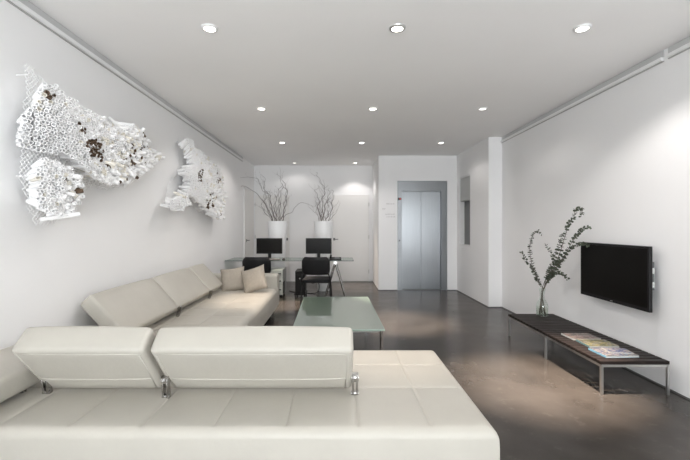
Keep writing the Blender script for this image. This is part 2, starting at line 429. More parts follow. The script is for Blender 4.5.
# ---------------------------------------------------------------- downlights
for i, (x, y, core, wash, lab) in enumerate(DOWN):
    t = thing('downlight', 'recessed round ceiling '+lab, 'ceiling light', (x, y, H))
    dark = i == 1
    link('trim_ring', lt([(0.042, 0.0), (0.042, -.012), (0.047, -.015), (0.056, -.013), (0.062, -.005), (0.063, 0.0)], 32), M['satin'] if dark else M['white_plastic'], t, True, 50)
    link('lens', lt([(0.0, -.008), (0.041, -.008), (0.041, -.003), (0.0, -.003)], 28), M['lens_dim'] if (i in (5, 9)) else M['lens'], t)
    for nm, wt, ang, bl in (('core_beam', core, 37, 1.0), ('wash_beam', wash, {10: 104, 6: 152, 2: 134}.get(i, 142), 0.4)):
        ld = bpy.data.lights.new(nm, 'SPOT'); ld.energy = wt; ld.color = LAMP if nm == 'core_beam' else WASH; ld.spot_size = R(ang); ld.spot_blend = bl; ld.shadow_soft_size = 0.035
        lo = bpy.data.objects.new(nm, ld); COL.objects.link(lo); lo.parent = t; lo.location = (0, 0, -.03)
        if nm == 'core_beam' and i in AIM: lo.rotation_euler = (R(AIM[i][0]), R(AIM[i][1]), 0)

# ---------------------------------------------------------------- sofas
def backrest(name, root, L, Hh, T, m4, sides=True, crease=True):
    """local: x along the length, y = thickness (front to back), z = up the cushion; m4 places it"""
    bm = bmesh.new()
    r = 0.024
    vs = box(bm, 0, L, 0, T, 0, Hh, r, 3)
    bmesh.ops.subdivide_edges(bm, edges=[e for e in bm.edges if e.calc_length() > 0.15], cuts=7, use_grid_fill=True)
    for v in bm.verts:
        u, z = min(1, max(0, v.co.x/L)), min(1, max(0, v.co.z/Hh))
        pf = (max(0, 16*u*(1-u)*z*(1-z)))**0.6 * 0.018
        if v.co.y > T*.6: v.co.y += pf
        elif v.co.y < T*.4: v.co.y -= pf*0.6
        if v.co.z > Hh*.9: v.co.z += 0.010*(max(0, 4*u*(1-u)))**.5
    o = link(name, bm, M['leather'], root, True)
    o.matrix_local = m4
    return o
def bracket(root, m4):
    bm = bmesh.new()
    box(bm, -.013, -.005, -.022, .012, -.022, .085, .002, 1); box(bm, .005, .013, -.022, .012, -.022, .085, .002, 1)
    tube(bm, [(-.015, 0, .068), (.015, 0, .068)], 0.022, 18)
    tube(bm, [(-.016, -.008, -.012), (.016, -.008, -.012)], 0.012, 12)
    o = link('hinge_bracket', bm, M['dark_chrome'], root, True, 40); o.matrix_local = m4; return o

SZ = 0.43
# front daybed unit
fs = thing('sofa', 'cream leather daybed sofa in the foreground with backrests standing mid-seat', 'sofa', (-0.6, 2.4, 0))
IV = Matrix.Translation(-Vector(fs.location))
o = link('seat', cushion(-2.0, 0.75, 1.795, 2.985, 0.14, SZ, 0.045, [0.44-.34*k for k in range(7)], [2.27, 2.64], 0.003, 0.005), M['leather'], fs, True, 60); o.matrix_local = IV
o = link('plinth', bx(-1.95, 0.70, 1.86, 2.93, 0.05, 0.14), M['black'], fs); o.matrix_local = IV
for lx in (-1.85, 0.6):
    for ly in (1.93, 2.85):
        o = link('foot', tb([(lx, ly, 0), (lx, ly, .05)], 0.025, 14), M['chrome'], fs, True, 40); o.matrix_local = IV
def back_matrix(x, y, z, ang):      # leaning towards -y by ang from upright; thickness runs +y
    return Matrix.Translation((x, y, z)) @ Matrix.Rotation(R(ang), 4, 'X')
A1 = 41
def front_back(name, x0, x1):
    m4 = IV @ back_matrix(x0, 2.235, 0.435, A1)
    L = x1-x0
    o = backrest(name, fs, L, 0.40, 0.15, m4)
    # piping around the rear panel and a crease line
    bm = bmesh.new()
    q = [(.035, -.004, .395), (.035, -.010, .12), (.07, -.008, .05), (L-.07, -.008, .05), (L-.035, -.010, .12), (L-.035, -.004, .395)]
    q = [(.028, -.001, .378), (.03, -.003, .2), (.04, -.002, .03)]
    tube(bm, q, 0.004, 6); tube(bm, [(L-a, b, c) for a, b, c in q], 0.004, 6)
    tube(bm, [(.02, .001, .372)]+[(L*t, -.004, .374) for t in (.2, .4, .6, .8)]+[(L-.02, .001, .372)], 0.004, 6)
    tube(bm, [(.03, -.003, .13)]+[(L*t, -.0085, .13) for t in (.15, .35, .5, .65, .85)]+[(L-.03, -.003, .13)], 0.004, 6)
    link('piping', bm, M['piping'], o, True)
    return o
front_back('backrest', -1.665, -0.985)
front_back('backrest', -0.955, 0.085)
for bxx, byy in ((-1.63, 2.20), (-0.938, 2.15), (0.100, 2.19)):
    bracket(fs, IV @ Matrix.Translation((bxx, byy, SZ+.02)) @ Matrix.Rotation(R(10), 4, 'X') @ Matrix.Diagonal((1.3, 1.15, 1.15, 1)))
# the flat-folded backrest by the left wall
m4 = IV @ Matrix.Translation((-1.66, 1.15, 0.455)) @ Matrix.Rotation(R(90), 4, 'Z') @ Matrix.Rotation(R(-66), 4, 'X') @ Matrix.Translation((0, -.15, 0))
# local x -> +y, local y(thickness) , z leans to -x
def wall_matrix(x, y, z, lean):
    # local x -> world +y ; local z (height) leans towards -x ; local y (thickness) -> away from the seat
    zx = Vector((-math.sin(R(lean)), 0, math.cos(R(lean)))); yx = Vector((-math.cos(R(lean)), 0, -math.sin(R(lean))))
    m = Matrix(((0, yx.x, zx.x, x), (1, yx.y, zx.y, y), (0, yx.z, zx.z, z), (0, 0, 0, 1))); return m
backrest('backrest', fs, 1.15, 0.295, 0.13, IV @ wall_matrix(-1.69, 1.25, 0.59, 79))
bracket(fs, IV @ Matrix.Translation((-1.78, 2.2, SZ+.012)) @ Matrix.Rotation(R(90), 4, 'Z'))

# long sofa along the left wall
ls = thing('sofa', 'long cream leather sofa along the left wall with an arm at the far end', 'sofa', (-1.45, 4.5, 0))
IV = Matrix.Translation(-Vector(ls.location))
sy = [3.0+.36*k for k in range(1, 8)]
bmc = cushion(-2.0, -0.90, 3.0, 5.9, 0.15, SZ, 0.07, [-1.3, -1.65], sy, 0.005, 0.004)
o = link('seat', bmc, M['leather'], ls, True, 60); o.matrix_local = IV
o = link('plinth', bx(-1.95, -0.97, 3.05, 6.0, 0.06, 0.15), M['black'], ls); o.matrix_local = IV
o = link('arm', cushion(-2.0, -0.905, 5.9, 6.12, 0.15, 0.635, 0.04, (), (), 0.0), M['leather'], ls, True, 60); o.matrix_local = IV
for lx in (-1.85, -1.02):
    for ly in (3.2, 5.95):
        o = link('foot', tb([(lx, ly, 0), (lx, ly, .06)], 0.025, 14), M['chrome'], ls, True, 40); o.matrix_local = IV
for a, b in ((3.03, 4.05), (4.055, 5.045), (5.05, 5.62)):
    backrest('backrest', ls, b-a, 0.42, 0.12, IV @ wall_matrix(-1.635, a, 0.53, 43))
for y in (2.99, 4.05, 5.05):
    bracket(ls, IV @ Matrix.Translation((-1.655, y, SZ+.022)) @ Matrix.Rotation(R(90), 4, 'Z') @ Matrix.Rotation(R(20), 4, 'X'))

# cushions
def pillow(label, loc, rot, sz):
    bm = bmesh.new(); n = 18; top, bot = [], []
    for s, G in ((1, top), (-1, bot)):
        for i in range(n+1):
            row = []
            for j in range(n+1):
                u, v = -1+2*i/n, -1+2*j/n
                k = 1-0.06*(1-abs(u*v))*0 - 0.07*((1-u*u)*abs(v)**3) ; k2 = 1-0.07*((1-v*v)*abs(u)**3)
                h = 0.062*((1-u**4)*(1-v**4))**0.65
                row.append(bm.verts.new((u*sz/2*k2, s*h, v*sz/2*k)))
            G.append(row)
        for i in range(n):
            for j in range(n):
                bm.faces.new((G[i][j], G[i+1][j], G[i+1][j+1], G[i][j+1]))
    bmesh.ops.remove_doubles(bm, verts=bm.verts[:], dist=0.0005)
    o = link('throw_pillow', bm, M['linen'], None, True); o.location = loc; o.rotation_euler = rot
    return tag(o, label, 'cushion', 'beige cushions on the long sofa')
pillow('square beige cushion in front, nearer the seat edge, leaning by the sofa arm', (-1.185, 5.58, 0.605), (R(-24), R(-18), R(-4)), 0.36)
pillow('square beige cushion half hidden behind the other one, beside the backrests', (-1.53, 5.73, 0.585), (R(-22), R(-8), R(4)), 0.355)

# ---------------------------------------------------------------- coffee table
ct = thing('coffee_table', 'low green glass coffee table with thin chrome legs beside the long sofa', 'coffee table', (0.0, 4.49, 0), R(0.9))
W2, L2, TZ = 0.43, 0.84, 0.40
tt = link('tabletop', bx(-W2, W2, -L2, L2, TZ-.012, TZ, bev=.002, seg=1), M['table_glass'], ct)
bm = bmesh.new()
for a in ((-W2-.006, -W2, -L2-.006, L2+.006), (W2, W2+.006, -L2-.006, L2+.006), (-W2, W2, -L2-.006, -L2), (-W2, W2, L2, L2+.006)):
    box(bm, *a, TZ-.014, TZ+.0005)
link('glass_rim', bm, M['table_edge'], tt)
fr = bmesh.new()
for s in (-1, 1):
    box(fr, s*(W2-.05)-.012, s*(W2-.05)+.012, -L2+.05, L2-.05, TZ-.037, TZ-.012); box(fr, -W2+.05, W2-.05, s*(L2-.05)-.012, s*(L2-.05)+.012, TZ-.0365, TZ-.0125)
link('frame', fr, M['satin'], ct)
for sx in (-1, 1):
    for sy_ in (-1, 1):
        link('leg', tb([(sx*(W2-.025), sy_*(L2-.03), 0), (sx*(W2-.025), sy_*(L2-.03), TZ-.012)], 0.014, 14), M['chrome'], ct, True, 40)

# ---------------------------------------------------------------- bench
bx0, bx1, by0, by1, bz = 2.135, 2.70, 3.155, 4.875, 0.274
bn = thing('bench', 'long low dark slatted wooden bench on steel legs under the television', 'bench', (2.42, 4.0, 0))
IV = Matrix.Translation(-Vector(bn.location))
bm = bmesh.new()
n = 24; p = (by1-by0)/n
for k in range(n): box(bm, bx0+.002, bx1-.002, by0+k*p+.005, by0+(k+1)*p-.005, bz-.028, bz, .003, 1)
o = link('slatted_top', bm, M['wood'], bn); o.matrix_local = IV
bm = bmesh.new()
for x in (bx0+.014, bx1-.014): box(bm, x-.0095, x+.0095, by0, by1, bz-.048, bz-.028)
for y in (by0+.013, (by0+by1)/2, by1-.013): box(bm, bx0+.026, bx1-.026, y-.0095, y+.0095, bz-.048, bz-.028)
o = link('rail_frame', bm, M['satin'], bn); o.matrix_local = IV
for x in (bx0+.014, bx1-.014):
    for y in (by0+.013, (by0+by1)/2, by1-.013):
        o = link('leg', bx(x-.0095, x+.0095, y-.0095, y+.0095, 0, bz-.048), M['satin'], bn); o.matrix_local = IV
# magazines
PINK = [(0.55, 0.42, 0.36), (0.10, 0.06, 0.06), (0.60, 0.40, 0.34), (0.70, 0.62, 0.56), (0.35, 0.10, 0.10)]
GREEN = [(0.60, 0.55, 0.47), (0.05, 0.06, 0.05), (0.55, 0.50, 0.12), (0.70, 0.62, 0.52), (0.10, 0.16, 0.14)]
BLUE = [(0.70, 0.62, 0.55), (0.05, 0.08, 0.28), (0.70, 0.66, 0.60), (0.22, 0.16, 0.14), (0.30, 0.45, 0.62)]
def magazine(label, loc, rz, cols, seed, wd=.27, ln=.20, th=.016, edge=None):
    t = thing('magazine', label, 'magazine', loc, rz, 'magazines on the bench')
    link('pages', bx(-wd/2+.001, wd/2-.002, -ln/2+.001, ln/2-.002, .001, th-.001), M['light_grey'], t)
    link('cover', bx(-wd/2, wd/2, -ln/2, ln/2, th-.001, th), cover_mat('cover_%d' % seed, [tuple(v*.30 for v in c) for c in cols], 24, seed), t)
    link('back_cover', bx(-wd/2, wd/2, -ln/2, ln/2, 0, .001), edge or M['light_grey'], t)
    link('spine', bx(-wd/2-.001, -wd/2+.001, -ln/2, ln/2, .0, th), edge or M['light_grey'], t)
SKY = mat('sky_blue_print', (0.22, 0.45, 0.60), 0.3); TEAL = mat('teal_print', (0.15, 0.26, 0.28), 0.3)
magazine('magazine with a pink and brown cover, farthest from the bench end', (2.40, 3.84, bz), R(1), PINK, 1)
magazine('magazine with a pale cover with green and yellow, between two others', (2.41, 3.615, bz), R(-1), GREEN, 2, edge=TEAL)
magazine('magazine with a pale blue cover nearest the bench end, booklet on it', (2.375, 3.355, bz), R(2), BLUE, 3, edge=SKY, ln=.215, wd=.285)
magazine('small pale booklet with blue picture lying on the nearest magazine', (2.425, 3.375, bz+.016), R(-8), [(0.72, 0.66, 0.58), (0.07, 0.12, 0.38), (0.75, 0.68, 0.60), (0.50, 0.42, 0.40)], 4, .19, .13, .006)

# ---------------------------------------------------------------- vase and eucalyptus
VX, VY = 2.51, 4.77
vs = thing('vase', 'clear glass bottle vase with water on the far end of the bench', 'vase', (VX, VY, bz))
po = [(0.0, 0.0), (0.058, 0.0), (0.066, 0.006), (0.067, 0.02), (0.067, 0.125), (0.062, 0.15), (0.042, 0.185), (0.030, 0.215), (0.027, 0.25), (0.030, 0.29), (0.038, 0.335)]
pi_ = [(r-.004, max(z, .012)) for r, z in po[::-1] if r > 0.01]+[(0, .012)]
link('glass_body', lt(po+[(0.036, 0.336)]+pi_, 36), M['glass'], vs, True)
link('water', lt([(0, .0125), (.0615, .0125), (.0625, .03), (.0625, .10), (0, .10)], 32), M['water'], vs, True, 50)
EUC = [[(2.52, 4.77, 0.612), (2.477, 4.77, 0.652), (2.391, 4.77, 0.876), (2.357, 4.77, 1.067), (2.373, 4.77, 1.205), (2.442, 4.77, 1.309), (2.507, 4.77, 1.26)],
[(2.515, 4.765, 0.612), (2.446, 4.76, 0.722), (2.373, 4.75, 0.869), (2.287, 4.74, 0.966), (2.226, 4.72, 1.064)],
[(2.53, 4.76, 0.612), (2.54, 4.74, 0.726), (2.56, 4.607, 0.909), (2.58, 4.68, 1.022), (2.539, 4.77, 1.162)],
[(2.53, 4.77, 0.612), (2.54, 4.726, 0.691), (2.56, 4.549, 0.95), (2.58, 4.413, 1.249), (2.58, 4.356, 1.381), (2.58, 4.246, 1.468), (2.58, 4.228, 1.543), (2.58, 4.107, 1.549), (2.58, 4.124, 1.465)],
[(2.525, 4.765, 0.612), (2.54, 4.695, 0.732), (2.56, 4.437, 0.975), (2.58, 4.256, 1.223), (2.58, 4.107, 1.331), (2.58, 3.977, 1.362)],
[(2.53, 4.755, 0.612), (2.54, 4.633, 0.776), (2.56, 4.322, 1.093), (2.58, 4.132, 1.181), (2.58, 4.009, 1.164)],
[(2.52, 4.755, 0.612), (2.54, 4.673, 0.735), (2.56, 4.549, 0.822), (2.58, 4.452, 0.822), (2.58, 4.337, 0.769)],
[(2.515, 4.775, 0.612), (2.54, 4.74, 0.738), (2.56, 4.665, 0.903), (2.58, 4.532, 1.149), (2.58, 4.472, 1.29)]]
ELAB = ['eucalyptus stem arching over to the left in the glass vase', 'lowest eucalyptus stem reaching out to the far left of the vase',
        'short eucalyptus stem with a bare tip in the middle of the vase', 'tallest eucalyptus stem, its tip curled in a loop above the television',
        'eucalyptus stem reaching right, its tip above the corner of the television', 'eucalyptus stem whose leaves overlap the upper left corner of the television',
        'drooping low eucalyptus stem on the right side of the vase', 'bushy upright eucalyptus stem below the tallest curled one']
for i, (pts, lab) in enumerate(zip(EUC, ELAB)):
    rr = random.Random(50+i)
    b0 = Vector((VX+(rr.random()-.5)*.06, VY+(rr.random()-.5)*.06, bz+.014))
    path = smooth_path([b0, Vector((VX+(rr.random()-.5)*.02, VY+(rr.random()-.5)*.02, bz+.24))]+[Vector(p) for p in pts], 7)
    t = thing('eucalyptus_stem', lab, 'plant stem', b0, 0, 'eucalyptus stems in the glass vase')
    loc = [p-b0 for p in path]
    link('stem', tb(loc, [0.0042-0.0028*k/(len(loc)-1) for k in range(len(loc))], 6), M['stem'], t, True)
    bm = bmesh.new(); N = len(loc); acc = 0
    tot = sum((loc[k+1]-loc[k]).length for k in range(N-1))
    run = 0
    for k in range(21, N-1):
        seg = loc[k+1]-loc[k]; run += seg.length; acc += seg.length
        step = 0.015 if i != 2 else 0.026
        while acc > step:
            acc -= step
            d = seg.normalized(); a, b = frame_of(d)
            frac = k/N
            for s in (0, 1, 2) if rr.random() < .5 else (0, 1):
                ang = s*PI*0.8+rr.uniform(0, 2*PI)
                out = (a*math.cos(ang)+b*math.sin(ang)+d*0.35).normalized()
                sz = rr.uniform(.011, .017)*(1.15-.45*frac)
                up = (out.cross(d)).normalized(); nrm = (d*0.8+out.cross(up)*0.3+Vector((rr.uniform(-.4, .4), rr.uniform(-.4, .4), rr.uniform(-.4, .4)))).normalized()
                side = nrm.cross(out).normalized()
                c = loc[k]+out*(sz+.004)
                ring = []
                for q in range(7):
                    th = 2*PI*q/7; ring.append(bm.verts.new(c+out*math.cos(th)*sz*1.1+side*math.sin(th)*sz*.9))
                cv = bm.verts.new(c+nrm*sz*.25)
                for q in range(7): bm.faces.new((cv, ring[q], ring[(q+1) % 7]))
    link('leaves', bm, M['leaf'], t, True)

# ---------------------------------------------------------------- television
tv = thing('television', 'black flat screen television on the right wall above the bench', 'television', (2.70, 3.78, 0.63))
IV = Matrix.Translation(-Vector(tv.location))
TX, ta, tb_, tz0, tz1 = 2.66, 3.325, 4.26, 0.630, 1.195
o = link('casing', bx(TX, TX+.032, ta, tb_, tz0, tz1, bev=.004), M['black'], tv); o.matrix_local = IV
o = link('screen', bx(TX-.002, TX+.001, ta+.022, tb_-.022, tz0+.034, tz1-.022), M['screen'], tv); o.matrix_local = IV
o = link('status_lamp', bx(TX-.002, TX+.001, 3.765, 3.795, tz0+.012, tz0+.018), M['grey_metal'], tv); o.matrix_local = IV
o = link('wall_mount', bx(TX+.030, XR-.001, 3.44, 4.0, .78, 1.05, bev=.004), M['black'], tv); o.matrix_local = IV
for z in (0.86, 0.98):
    o = link('cable_plug', bx(TX+.03, TX+.062, 3.335, 3.40, z-.02, z+.03, bev=.004), M['light_grey'], tv); o.matrix_local = IV
o = link('connector_block', bx(TX+.03, TX+.06, 3.34, 3.42, .82, 1.06, bev=.003), M['dark_grey'], tv); o.matrix_local = IV

# ---------------------------------------------------------------- desk and office things
DZ = 0.742
dk = thing('desk', 'long clear glass desk on metal trestles in front of the tall planters', 'desk', (-0.87, 7.42, 0))
IV = Matrix.Translation(-Vector(dk.location))
gt = link('glass_top', bx(XL+.01, 0.30, 7.09, 7.75, DZ-.012, DZ), M['desk_glass'], dk); gt.matrix_local = IV
bm = bmesh.new()
box(bm, XL+.01, 0.30, 7.084, 7.09, DZ-.0125, DZ+.0005); box(bm, XL+.01, 0.30, 7.75, 7.756, DZ-.0125, DZ+.0005); box(bm, 0.30, 0.306, 7.084, 7.756, DZ-.0125, DZ+.0005)
link('glass_rim', bm, M['glass_edge'], gt)
for tx in (-0.03, -1.71):
    bm = bmesh.new(); tube(bm, [(tx, 7.17, DZ-.045), (tx, 7.67, DZ-.045)], 0.022, 14)
    for y in (7.17, 7.67):
        tube(bm, [(tx, y-.03, DZ-.045), (tx, y+.03, DZ-.045)], 0.032, 18)
        tube(bm, [(tx, y, DZ-.03), (tx, y, DZ-.012)], 0.018, 14)
    o = link('trestle_bar', bm, M['satin'], dk, True, 40); o.matrix_local = IV
    for y in (7.2, 7.62):
        for s in (-1, 1):
            o = link('trestle_leg', tb([(tx, y, DZ-.05), (tx+s*.20, y, 0.0)], 0.019, 12), M['dark_chrome'], dk, True, 40); o.matrix_local = IV

def monitor(label, x, y):
    t = thing('monitor', label, 'monitor', (x, y, DZ), 0, 'monitors on the glass desk')
    link('casing', bx(-.245, .245, -.02, .03, .10, .395, bev=.006), M['black'], t)
    link('screen', bx(-.230, .230, -.0225, -.019, .118, .380), M['screen'], t)
    bm = bmesh.new(); box(bm, -.03, .03, .015, .05, .01, .22, .006, 1); link('stand', bm, M['black'], t)
    link('base', lt([(0, 0), (.11, 0), (.115, .006), (.10, .012), (.03, .02), (0, .02)], 28), M['black'], t, True, 40)
monitor('black monitor on the glass desk in front of the left planter', -1.29, 7.44)
monitor('black monitor on the glass desk in front of the right planter', -0.35, 7.44)
def keyboard(label, x, y, rz):
    t = thing('keyboard', label, 'keyboard', (x, y, DZ), rz, 'keyboards on the glass desk')
    link('case', bx(-.21, .21, -.07, .07, 0, .016, bev=.004), M['black'], t)
    bm = bmesh.new()
    for r_ in range(5):
        for c in range(14): box(bm, -.2+c*.0287, -.2+c*.0287+.025, -.06+r_*.0245, -.06+r_*.0245+.021, .016, .021)
    link('keys', bm, M['dark_grey'], t)
keyboard('black keyboard below the left monitor on the glass desk', -1.26, 7.20, 0)
keyboard('black keyboard below the right monitor, partly hidden by the chair back', -0.36, 7.20, 0)
def mouse(label, x, y):
    bm = bmesh.new(); bmesh.ops.create_uvsphere(bm, u_segments=16, v_segments=10, radius=1)
    for v in bm.verts: v.co = Vector((v.co.x*.031, v.co.y*.055, max(0, v.co.z)*.034))
    t = thing('computer_mouse', label, 'mouse', (x, y, DZ))
    link('body', bm, M['black'], t, True); link('wheel', bx(-.004, .004, .02, .036, .028, .034), M['dark_grey'], t)
mouse('black computer mouse right of the left monitor', -0.99, 7.24)
# desk phone
ph = thing('telephone', 'black desk telephone on the right end of the glass desk', 'telephone', (-0.03, 7.25, DZ))
bm = bmesh.new(); prism(bm, [(-.09, 0), (.09, 0), (.09, .045), (-.09, .018)], 'x', -.11, .11); link('base', bm, M['black'], ph)
bm = bmesh.new(); tube(bm, smooth_path([(-.085, -.08, .05), (-.085, -.05, .072), (-.085, 0, .08), (-.085, .05, .082), (-.085, .08, .065)], 4), 0.018, 10); link('handset', bm, M['black'], ph, True, 50)
bm = bmesh.new()
for a in range(3):
    for b in range(4): box(bm, -.01+a*.03, .012+a*.03, -.07+b*.03, -.05+b*.03, .0, .048)
link('keypad', bm, M['dark_grey'], ph)

def office_chair(label, x, y, rz):
    t = thing('visitor_chair', label, 'chair', (x, y, 0), rz, 'black chairs at the glass desk')
    # back at -y, seat towards +y (facing the desk)
    bm = bmesh.new(); n = 12; F, B = [], []
    for j in range(n+1):
        v = j/n; z = .555+.30*v; hw = .235-.05*max(0, (v-.7)/.3)**2-.03*max(0, (.25-v)/.25)**2
        rf, rb = [], []
        for i in range(n+1):
            u = -1+2*i/n; yy = -.03+.055*u*u-.05*(v-.3); th = .022*(1-abs(u)**6*.6)*(1-abs(2*v-1)**6*.6)
            rf.append(bm.verts.new((u*hw, yy+th, z))); rb.append(bm.verts.new((u*hw, yy-th, z)))
        F.append(rf); B.append(rb)
    for j in range(n):
        for i in range(n):
            bm.faces.new((F[j][i], F[j][i+1], F[j+1][i+1], F[j+1][i])); bm.faces.new((B[j][i], B[j+1][i], B[j+1][i+1], B[j][i+1]))
    for j in range(n):
        bm.faces.new((F[j][0], F[j+1][0], B[j+1][0], B[j][0])); bm.faces.new((F[j][n], B[j][n], B[j+1][n], F[j+1][n]))
    for i in range(n):
        bm.faces.new((F[0][i], B[0][i], B[0][i+1], F[0][i+1])); bm.faces.new((F[n][i], F[n][i+1], B[n][i+1], B[n][i]))
    link('backrest', bm, M['black'], t, True, 60)
    st = cushion(-.235, .235, .03, .45, .43, .475, .022, (), (), .012)
    link('seat', st, M['black_fabric'], t, True, 60)
    link('seat_shell', bx(-.23, .23, .035, .44, .412, .43, bev=.006), M['black'], t)
    for s in (-1, 1):
        link('leg', tb(smooth_path([(s*.245, .40, 0), (s*.235, .36, .25), (s*.225, .33, .412)], 4), .011, 8), M['black'], t, True)
        link('leg', tb(smooth_path([(s*.25, -.05, 0), (s*.24, .02, .25), (s*.225, .08, .412)], 4), .011, 8), M['black'], t, True)
        link('back_support', tb(smooth_path([(s*.225, .12, .42), (s*.235, .02, .425), (s*.238, -.03, .50), (s*.205, -.005, .60)], 5), .011, 8), M['black'], t, True)
office_chair('black visitor chair tucked behind the sofa arm at the left monitor', -1.34, 6.50, R(4))
office_chair('black visitor chair seen whole from behind, at the right monitor', -0.355, 6.50, R(-3))

# pedestal
pd = thing('drawer_pedestal', 'grey drawer pedestal on castors under the left half of the desk', 'drawer unit', (-1.24, 7.66, 0))
IV = Matrix.Translation(-Vector(pd.location))
o = link('body', bx(-1.44, -1.03, 7.42, 7.93, .06, .54, bev=.004), M['grey_metal'], pd); o.matrix_local = IV
for z0, z1, mm in ((.40, .53, 'light_grey'), (.26, .39, 'light_grey'), (.07, .25, 'light_grey')):
    dr = link('drawer', bx(-1.435, -1.035, 7.402, 7.42, z0, z1, bev=.003), M[mm], pd); dr.matrix_local = IV
    link('handle', bx(-1.15, -1.06, 7.39, 7.402, (z0+z1)/2-.01, (z0+z1)/2+.01, bev=.003), M['black'], dr)
for x in (-1.40, -1.07):
    for y in (7.47, 7.88):
        bm = bmesh.new(); tube(bm, [(x-.012, y, .027), (x+.012, y, .027)], .027, 16); box(bm, x-.006, x+.006, y-.01, y+.01, .03, .06)
        o = link('castor', bm, M['black'], pd, True, 40); o.matrix_local = IV
o = link('side_panel', bx(-1.03, -1.022, 7.43, 7.62, .08, .30), M['black'], pd); o.matrix_local = IV
# pc tower
pc = thing('computer_tower', 'black computer tower under the desk left of the whole chair', 'computer', (-0.70, 7.55, 0))
IV = Matrix.Translation(-Vector(pc.location))
o = link('case', bx(-.79, -.61, 7.36, 7.79, .09, .52, bev=.005), M['black'], pc); o.matrix_local = IV
f_ = link('front_panel', bx(-.787, -.613, 7.345, 7.36, .095, .515, bev=.004), M['black_fabric'], pc); f_.matrix_local = IV
link('drive_door', bx(-.775, -.625, 7.341, 7.346, .43, .47), M['black'], f_)
link('power_button', tb([(-.70, 7.346, .38), (-.70, 7.34, .38)], .012, 12), M['satin'], f_)
o = link('stand', bx(-.81, -.59, 7.37, 7.77, .06, .09, bev=.004), M['black'], pc); o.matrix_local = IV
for x in (-.79, -.61):
    for y in (7.40, 7.74):
        bm = bmesh.new(); tube(bm, [(x-.01, y, .03), (x+.01, y, .03)], .03, 16)
        o = link('castor', bm, M['black'], pc, True, 40); o.matrix_local = IV
# loose cable by the tower
bm = bmesh.new(); tube(bm, smooth_path([(-.60, 7.80, .35), (-.50, 7.82, .22), (-.42, 7.8, .25), (-.36, 7.82, .20), (-.38, 7.85, .05), (-.50, 7.9, .008), (-.8, 7.98, .008), (-1.0, 8.2, .008)], 6), .007, 6)
tag(link('power_cable', bm, M['black'], None, True), 'black cable hanging from the computer tower to the floor', 'cable')

# ---------------------------------------------------------------- planters and twigs
PX = (-1.265, -0.285); PY = 8.30
for x, lab in zip(PX, ('left of two tall tapered white planters, behind the left monitor', 'right of two tall tapered white planters, behind the right monitor')):
    t = thing('planter', lab, 'planter', (x, PY, 0), 0, 'tall white planters behind the desk')
    link('pot', lt([(0, 0), (.125, 0), (.130, .01), (.207, 1.455), (.207, 1.472), (.203, 1.475), (.192, 1.475), (.188, 1.465), (.170, 1.15), (0, 1.15)], 40), M['planter'], t, True, 40)
    link('soil', lt([(0, 1.30), (.177, 1.30), (.176, 1.25), (0, 1.25)], 32), M['gap_shade_soil'], t)
def twig_mesh(rr, path, r0, nside):
    bm = bmesh.new(); N = len(path)
    tube(bm, path, [r0*(1-.75*k/(N-1)) for k in range(N)], 6)
    for q in range(nside):
        k = int(N*rr.uniform(.3, .85)); p = path[k]; d = (path[k+1]-path[k-1]).normalized()
        a, b = frame_of(d); th = rr.uniform(0, 2*PI); d = (d+(a*math.cos(th)+b*math.sin(th))*rr.uniform(.5, .9)).normalized()
        L = rr.uniform(.10, .30); pts = [p]; cur = p.copy()
        for s in range(6):
            d = (d+Vector((rr.uniform(-.45, .45), rr.uniform(-.45, .45), rr.uniform(-.15, .4)))).normalized()
            cur = cur+d*L/6; pts.append(cur.copy())
        sp = smooth_path(pts, 3); rr0 = r0*(1-.75*k/(N-1))*.55
        tube(bm, sp, [rr0*(1-.6*j/(len(sp)-1)) for j in range(len(sp))], 5)
    return bm
def twig(x, seed, pts, lab, grp, r0=.0062, wob=.026, nside=6):
    rr = random.Random(seed); y0 = PY+rr.uniform(-.11, .11)
    base = Vector((x+pts[0][0]*.6, y0, 1.302))
    P = [base]
    yy = y0
    for (dx, z) in pts:
        P.append(Vector((x+dx, yy, z))); yy += rr.uniform(-.05, .05)
    sp = smooth_path(P, 4)
    f1, f2 = rr.uniform(0, 6), rr.uniform(0, 6)
    for k, p in enumerate(sp):
        t = k/len(sp); p += Vector((math.sin(k*1.5+f1)*wob*t**.5, math.sin(k*.95+f2)*wob*t**.5, 0))
    sp = [p-base for p in sp]
    xx = [p.x+base.x for p in sp]; lim = XL+.03
    for p in sp:
        if p.x+base.x < lim: p.x = lim-base.x
    t = link('dry_branch', twig_mesh(rr, sp, r0*.9, nside), M['bark'], None, True); t.location = base
    return tag(t, lab, 'branch', grp)
GL, GR = 'curly twigs in the left planter', 'curly twigs in the right planter'
LL = 'bare curly brown twig among the bundle in the left white planter'
RL = 'bare curly brown twig among the bundle in the right white planter'
# offsets from the planter axis (m) and heights (m)
twig(PX[0], 1, [(-.08, 1.48), (-.2, 1.72), (-.34, 1.95), (-.52, 2.12), (-.72, 2.22), (-.77, 2.20)], 'long curly twig bending far left towards the side door from the left planter', GL, .009, .015, 2)
twig(PX[0], 2, [(-.05, 1.48), (-.16, 1.8), (-.22, 2.05), (-.3, 2.2), (-.28, 2.36), (-.38, 2.50)], LL, GL)
twig(PX[0], 3, [(-.03, 1.48), (-.12, 1.78), (-.15, 2.0), (-.33, 2.15), (-.40, 2.35), (-.6, 2.40), (-.75, 2.38)], LL, GL, .006)
twig(PX[0], 4, [(.0, 1.48), (-.06, 1.75), (.0, 1.95), (.04, 2.1), (.12, 2.25), (.05, 2.42), (.0, 2.5)], LL, GL)
twig(PX[0], 5, [(.03, 1.48), (.05, 1.75), (.03, 1.95), (.06, 2.12), (.1, 2.3)], LL, GL, .009)
twig(PX[0], 6, [(.06, 1.48), (.13, 1.7), (.17, 1.95), (.19, 2.15), (.12, 2.32), (.08, 2.45)], LL, GL, .008)
